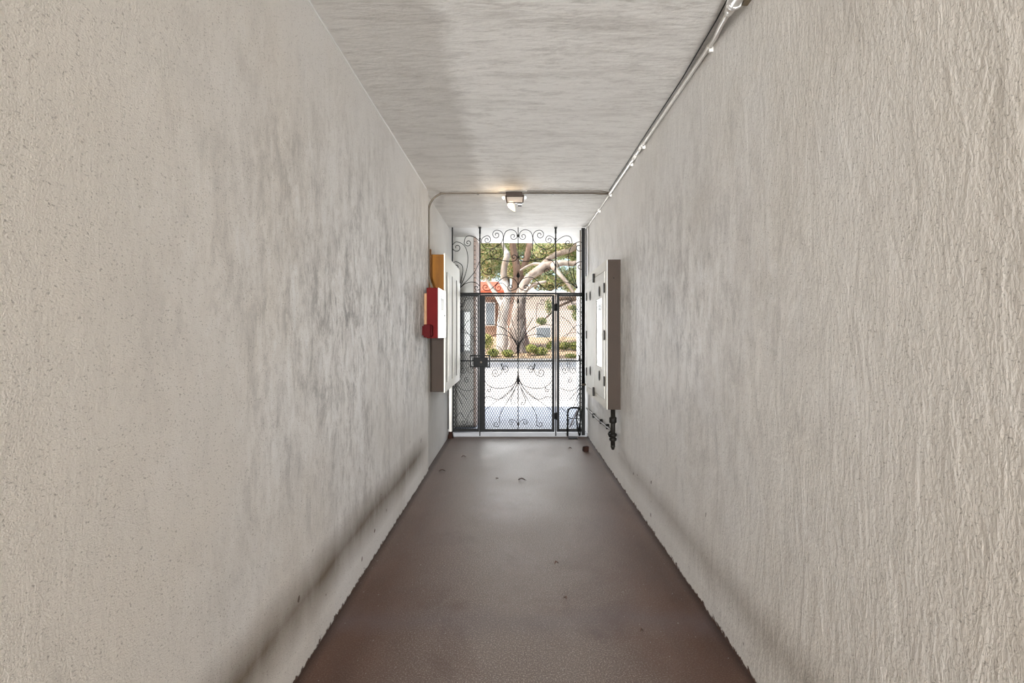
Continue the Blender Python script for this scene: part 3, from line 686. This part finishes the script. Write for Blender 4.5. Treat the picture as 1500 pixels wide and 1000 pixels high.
b.v = [(v[0]*(1+.15*mnoise.noise(Vector(v)*30)), v[1], v[2]*(1+.15*mnoise.noise(Vector(v)*25))) for v in b.v]
o = b.build('door_stop_block', m_rust); o.location = q; o.rotation_euler = (0,0,.35); o['label'] = 'small dark brown block on the floor near the right wall by the gate'; o['category'] = 'block'

# ------------------------------------------------------------------ across the street: trees, shrubs, house
def limb(mb, pts, seg=12, mi=0):
    """pts: (px, py, Y, radius_px)"""
    cen = [P(a, b_, Y) for a, b_, Y, r_ in pts]; rr = [r_*Y/F for a, b_, Y, r_ in pts]
    out = []; ro = []; n = len(cen)
    for i in range(n-1):
        p0 = cen[max(0,i-1)]; p1 = cen[i]; p2 = cen[i+1]; p3 = cen[min(n-1,i+2)]
        for k in range(4):
            t_ = k/4; out.append(.5*((2*p1)+(p2-p0)*t_+(2*p0-5*p1+4*p2-p3)*t_*t_+(-p0+3*p1-3*p2+p3)*t_**3)); ro.append((rr[i]+(rr[i+1]-rr[i])*t_)*(1+.10*mnoise.noise(out[-1]*1.7)))
    out.append(cen[-1]); ro.append(rr[-1]); mb.tube(out, ro, seg, mi)
def leaves(mb, blobs, n, size, rng):
    """leaf blades scattered in ellipsoidal clumps: (centre, (rx,ry,rz), weight)"""
    tot = sum(w_ for _, _, w_ in blobs)
    for c_, rad, w_ in blobs:
        for _ in range(int(n*w_/tot)):
            d = Vector((rng.gauss(0,1), rng.gauss(0,1), rng.gauss(0,1))).normalized(); rr = rng.random()**.45
            p = Vector(c_)+Vector((d.x*rad[0], d.y*rad[1], d.z*rad[2]))*rr
            a = Vector((rng.gauss(0,1), rng.gauss(0,1), rng.gauss(0,.6))).normalized(); nn = Vector((rng.gauss(0,.6), rng.gauss(-.3,.6), rng.gauss(.7,.5))); s_ = a.cross(nn)
            if s_.length < 1e-3: continue
            s_.normalize(); L_ = size*rng.uniform(.7, 1.35); W = L_*.34; up = a.cross(s_)*L_*.08
            mb.add([p-a*L_*.5, p+s_*W*.5+up, p+a*L_*.5, p-s_*W*.5+up], [(0,1,2,3)])
def blobs_px(lst): return [(P(a, b_, Y), (rx*Y/F, ry, rz*Y/F), w_) for a, b_, Y, rx, rz, ry, w_ in lst]
rng = random.Random(3)
# T1 pale limbed tree on the left, T2 pink-brown forked trunk, T3 big grey spreading tree
tr = thing('street_tree', 'pale barked tree with a white bent limb left of the gate axis across the street', 'tree', P(738, 516, 28), 'street trees across the road')
b = MB()
limb(b, [(736,522,28,11),(736,500,28,8.5),(735,478,28,7.5),(738,456,28,7),(741,440,28,6.5)])
limb(b, [(741,442,28,6.0),(744,428,28,5.6),(739,412,28,5),(738,396,28,4.4),(741,382,28,4.8),(743,374,28,4.6),(740,366,28.3,3.2),(735,356,28.6,2.4),(728,344,29,1.6)])
limb(b, [(738,450,28,5),(730,436,28.4,4),(722,424,28.8,3),(712,408,29,2)])
b.build('trunk', m_bark1, tr)
b = MB(); leaves(b, blobs_px([(716,372,29,20,20,1.4,3),(722,352,29,24,14,1.5,2),(712,398,29.5,16,14,1.2,2),(735,340,29,26,14,2,2),(690,350,29,26,26,2,3)]), 9000, .16, rng); b.build('foliage', m_leaf, tr)
tr = thing('street_tree', 'pink brown forked trunk rising straight behind the gate axis across the street', 'tree', P(760, 508, 30), 'street trees across the road')
b = MB()
limb(b, [(760,514,30,17),(758,490,30,14.5),(757,465,30,13),(758,440,30,11.5),(759,420,30,10),(760,405,30,8.5)])
limb(b, [(760,408,30,8),(757,390,30,5.6),(753,372,30,5.2),(751,356,30,4.8),(748,336,30,4.0)])
limb(b, [(761,408,30,7),(767,392,30,4.8),(772,376,30,4.6),(776,358,30,4.6),(782,336,30,3.6)])
b.build('trunk', m_bark2, tr)
b = MB(); leaves(b, blobs_px([(764,352,31,16,16,1.5,2),(752,392,31.5,14,18,1,2),(785,380,32,22,20,1,3),(760,330,31,30,18,2,2)]), 7500, .16, rng); b.build('foliage', m_leaf, tr)
tr = thing('street_tree', 'big grey tree with thick limbs spreading to the right across the street', 'tree', P(772, 512, 27.5), 'street trees across the road')
b = MB()
limb(b, [(756,518,27.5,15),(757,496,27.5,12),(758,470,27.5,10),(760,450,27.5,9),(763,432,27.5,8),(767,418,27.5,6.5),(775,406,27.5,5.4),(786,398,27.5,6.2),(798,391,27.5,7.5),(810,388,27.5,6.2),(824,385,27.5,4.2),(838,386,27.5,3.6),(852,383,27.4,3),(870,376,27.2,2.5)])
limb(b, [(788,398,27.5,5),(797,387,27.7,5),(808,376,28,4.4),(822,370,28,4),(836,366,28,4),(846,358,28,4.6),(856,350,28,4.6),(872,336,28,4)])
limb(b, [(764,432,27.3,4.0),(772,424,27.2,3),(784,416,27.0,2.6),(800,412,26.8,1.6)])
limb(b, [(762,396,27.8,1.2),(772,390,27.8,1.6),(784,386,27.8,2.0),(796,388,27.6,2.4)])
limb(b, [(808,388,27.4,4.5),(820,402,27,3.2),(832,416,26.8,2.4),(842,432,26.6,2)], 10)
b.build('trunk', m_bark3, tr)
b = MB(); leaves(b, blobs_px([(800,366,29,22,16,1.5,2.5),(826,362,29,22,14,1.5,2),(800,414,29.5,26,12,1.2,2),(835,410,29,20,18,1.2,2.4),(780,398,29.5,14,12,1,1),(842,372,29,14,14,1,1),(850,340,27,34,20,2.4,3)]), 13000, .16, rng)
# forward crown, above what the opening lets one see, shading the far lane
leaves(b, [(Vector((x_, y_, 8.4+.4*math.sin(x_))), (2.4, 2.2, 1.0), 1) for x_ in (-12,-9,-6,-3,0,3,6,9) for y_ in (19.5, 22)], 9000, .5, rng)
b.build('foliage', m_leaf, tr)
tr = thing('street_tree', 'low leafy branch tree hanging in from the right across the street', 'tree', P(880, 512, 25.8), 'street trees across the road')
b = MB()
limb(b, [(884,524,25.8,9),(882,480,25.8,7),(880,450,25.8,6.5),(862,440,25.8,5),(846,436,25.8,4.5),(830,436,25.8,3.8),(818,438,25.8,3)])
limb(b, [(846,437,25.8,2),(820,448,25.8,1.6),(806,460,25.7,1.2),(797,468,25.6,.8)], 8)
limb(b, [(856,440,25.8,1.6),(848,452,25.8,1.2),(842,462,25.8,.8)], 8)
b.build('trunk', m_bark4, tr)
b = MB(); leaves(b, blobs_px([(793,470,25.6,8,5,.3,1.4),(804,448,25.6,6,12,.3,1),(844,458,25.7,6,13,.3,1.6),(838,450,25.7,8,4,.3,.5),(870,420,26,16,20,1,2)]), 1500, .17, rng); b.build('foliage', m_leaf, tr)
# background hedge trees closing the view between the trunks
for i, (px, py, Y, rx, rz, lab) in enumerate(((692,364,47,30,52,'pale green tree crown far left behind the tiled roof'),(744,362,50,30,50,'yellow green tree crown behind the forked trunk'),(806,362,47,30,56,'bright yellow green tree crown behind the spreading limbs'),(866,366,50,34,60,'yellow green tree crown at the far right edge of the opening'))):
    t = thing('garden_tree', lab, 'tree', P(px, 509, Y), 'garden trees behind the house')
    b = MB(); limb(b, [(px,487+1.4*F/Y,Y,5),(px,487,Y,4),(px+1,450,Y,3.2),(px,400,Y,2.4)], 10); b.build('trunk', m_bark4, t)
    b = MB(); leaves(b, blobs_px([(px,py,Y,rx,rz,2,3),(px-14,py+20,Y-.5,rx*.6,rz*.6,1.5,1),(px+14,py-14,Y-.5,rx*.6,rz*.6,1.5,1)]), 11000, .26, rng); b.build('foliage', m_leaf2 if i % 2 else m_leaf2, t)
# shrubs on the planted slope
sh = [(712,500,27,11,12,'tall yellow green shrub on the slope at the left edge of the gate opening'),(722,516,26,9,6,'low shrub on the slope below the pale tree'),(744,517,25.9,9,5,'low dark shrub at the foot of the central trunks'),
      (778,510,26.3,8,6,'green shrub right of the central trunks'),(792,514,26.5,11,6,'yellow green shrub in mid slope below the hanging leaves'),(806,508,29,6,9,'dark green shrub beside the blue garage door'),
      (826,506,29,10,6,'green shrub by the white house wall on the right'),(842,506,28.5,10,6,'yellow green shrub at the right edge of the slope'),(836,521,25.7,8,3,'sparse dry shrub near the curb on the right')]
for (px, py, Y, rx, rz, lab) in sh:
    gz = .13+.085*max(0, Y-25.1); t = thing('shrub', lab, 'shrub', (P(px,py,Y).x, Y, gz), 'shrubs on the slope across the street')
    c_ = P(px, py, Y); b = MB()
    for k in range(5): b.tube([(c_.x+.05*k-.1, Y, gz-.03), (c_.x+(k-2)*.13, Y+.05*k-.1, max(c_.z, gz+.15))], [.02,.008], 6)
    b.build('stem', m_bark4, t)
    b = MB(); leaves(b, [(c_, (rx*Y/F, .4, rz*Y/F), 1)], 750, .13, rng); b.build('foliage', m_leaf3, t)
# house
HY = 36.0
hs = thing('house', 'low pale house with a terracotta roof end behind the trees across the street', 'house', P(780, 497, HY))
b = MB(); b.box(-1.2, 14, HY, HY+7, 0, P(0,430,HY).z); b.build('wall', m_house, hs)
b = MB(); b.box(-14, -1.2, HY+.3, HY+7, 0, P(0,428,HY).z-.1); b.build('wall', m_houser, hs, label='peach coloured side wing')
b = MB(); z0, z1 = P(0,426,HY).z, P(0,406,HY).z
b.add([(-14,HY-.4,z0),(-.8,HY-.4,z0),(-1.3,HY+3,z1),(-14,HY+3,z1),(-14,HY-.4,z0-.14),(-.8,HY-.4,z0-.14),(-.8,HY+7,z0-.14),(-14,HY+7,z0-.14),(-.8,HY+7,z0),(-14,HY+7,z0)], [(0,1,2,3),(0,4,5,1),(1,5,6,8),(4,7,6,5),(3,2,8,9),(1,8,2)]); b.build('roof', m_roof, hs)
b = MB(); b.box(-.9, 14.2, HY-.3, HY+7.2, P(0,430,HY).z, P(0,430,HY).z+.16, .02); b.build('parapet', m_trimw, hs)
def wnd(x0, x1, y0, y1, nm, mat):
    a = P(x0, y1, HY); c_ = P(x1, y0, HY); b = MB(); b.box(a.x-.06, c_.x+.06, HY-.05, HY+.05, a.z-.06, c_.z+.06, .01); f = b.build(nm, m_trimw, hs)
    b = MB(); b.box(a.x, c_.x, HY-.06, HY-.045, a.z, c_.z); b.build('pane' if nm == 'window' else 'door_panel', mat, f)
wnd(786, 806, 480, 506, 'garage_door', m_garage)
wnd(712, 724, 444, 476, 'window', m_garage)
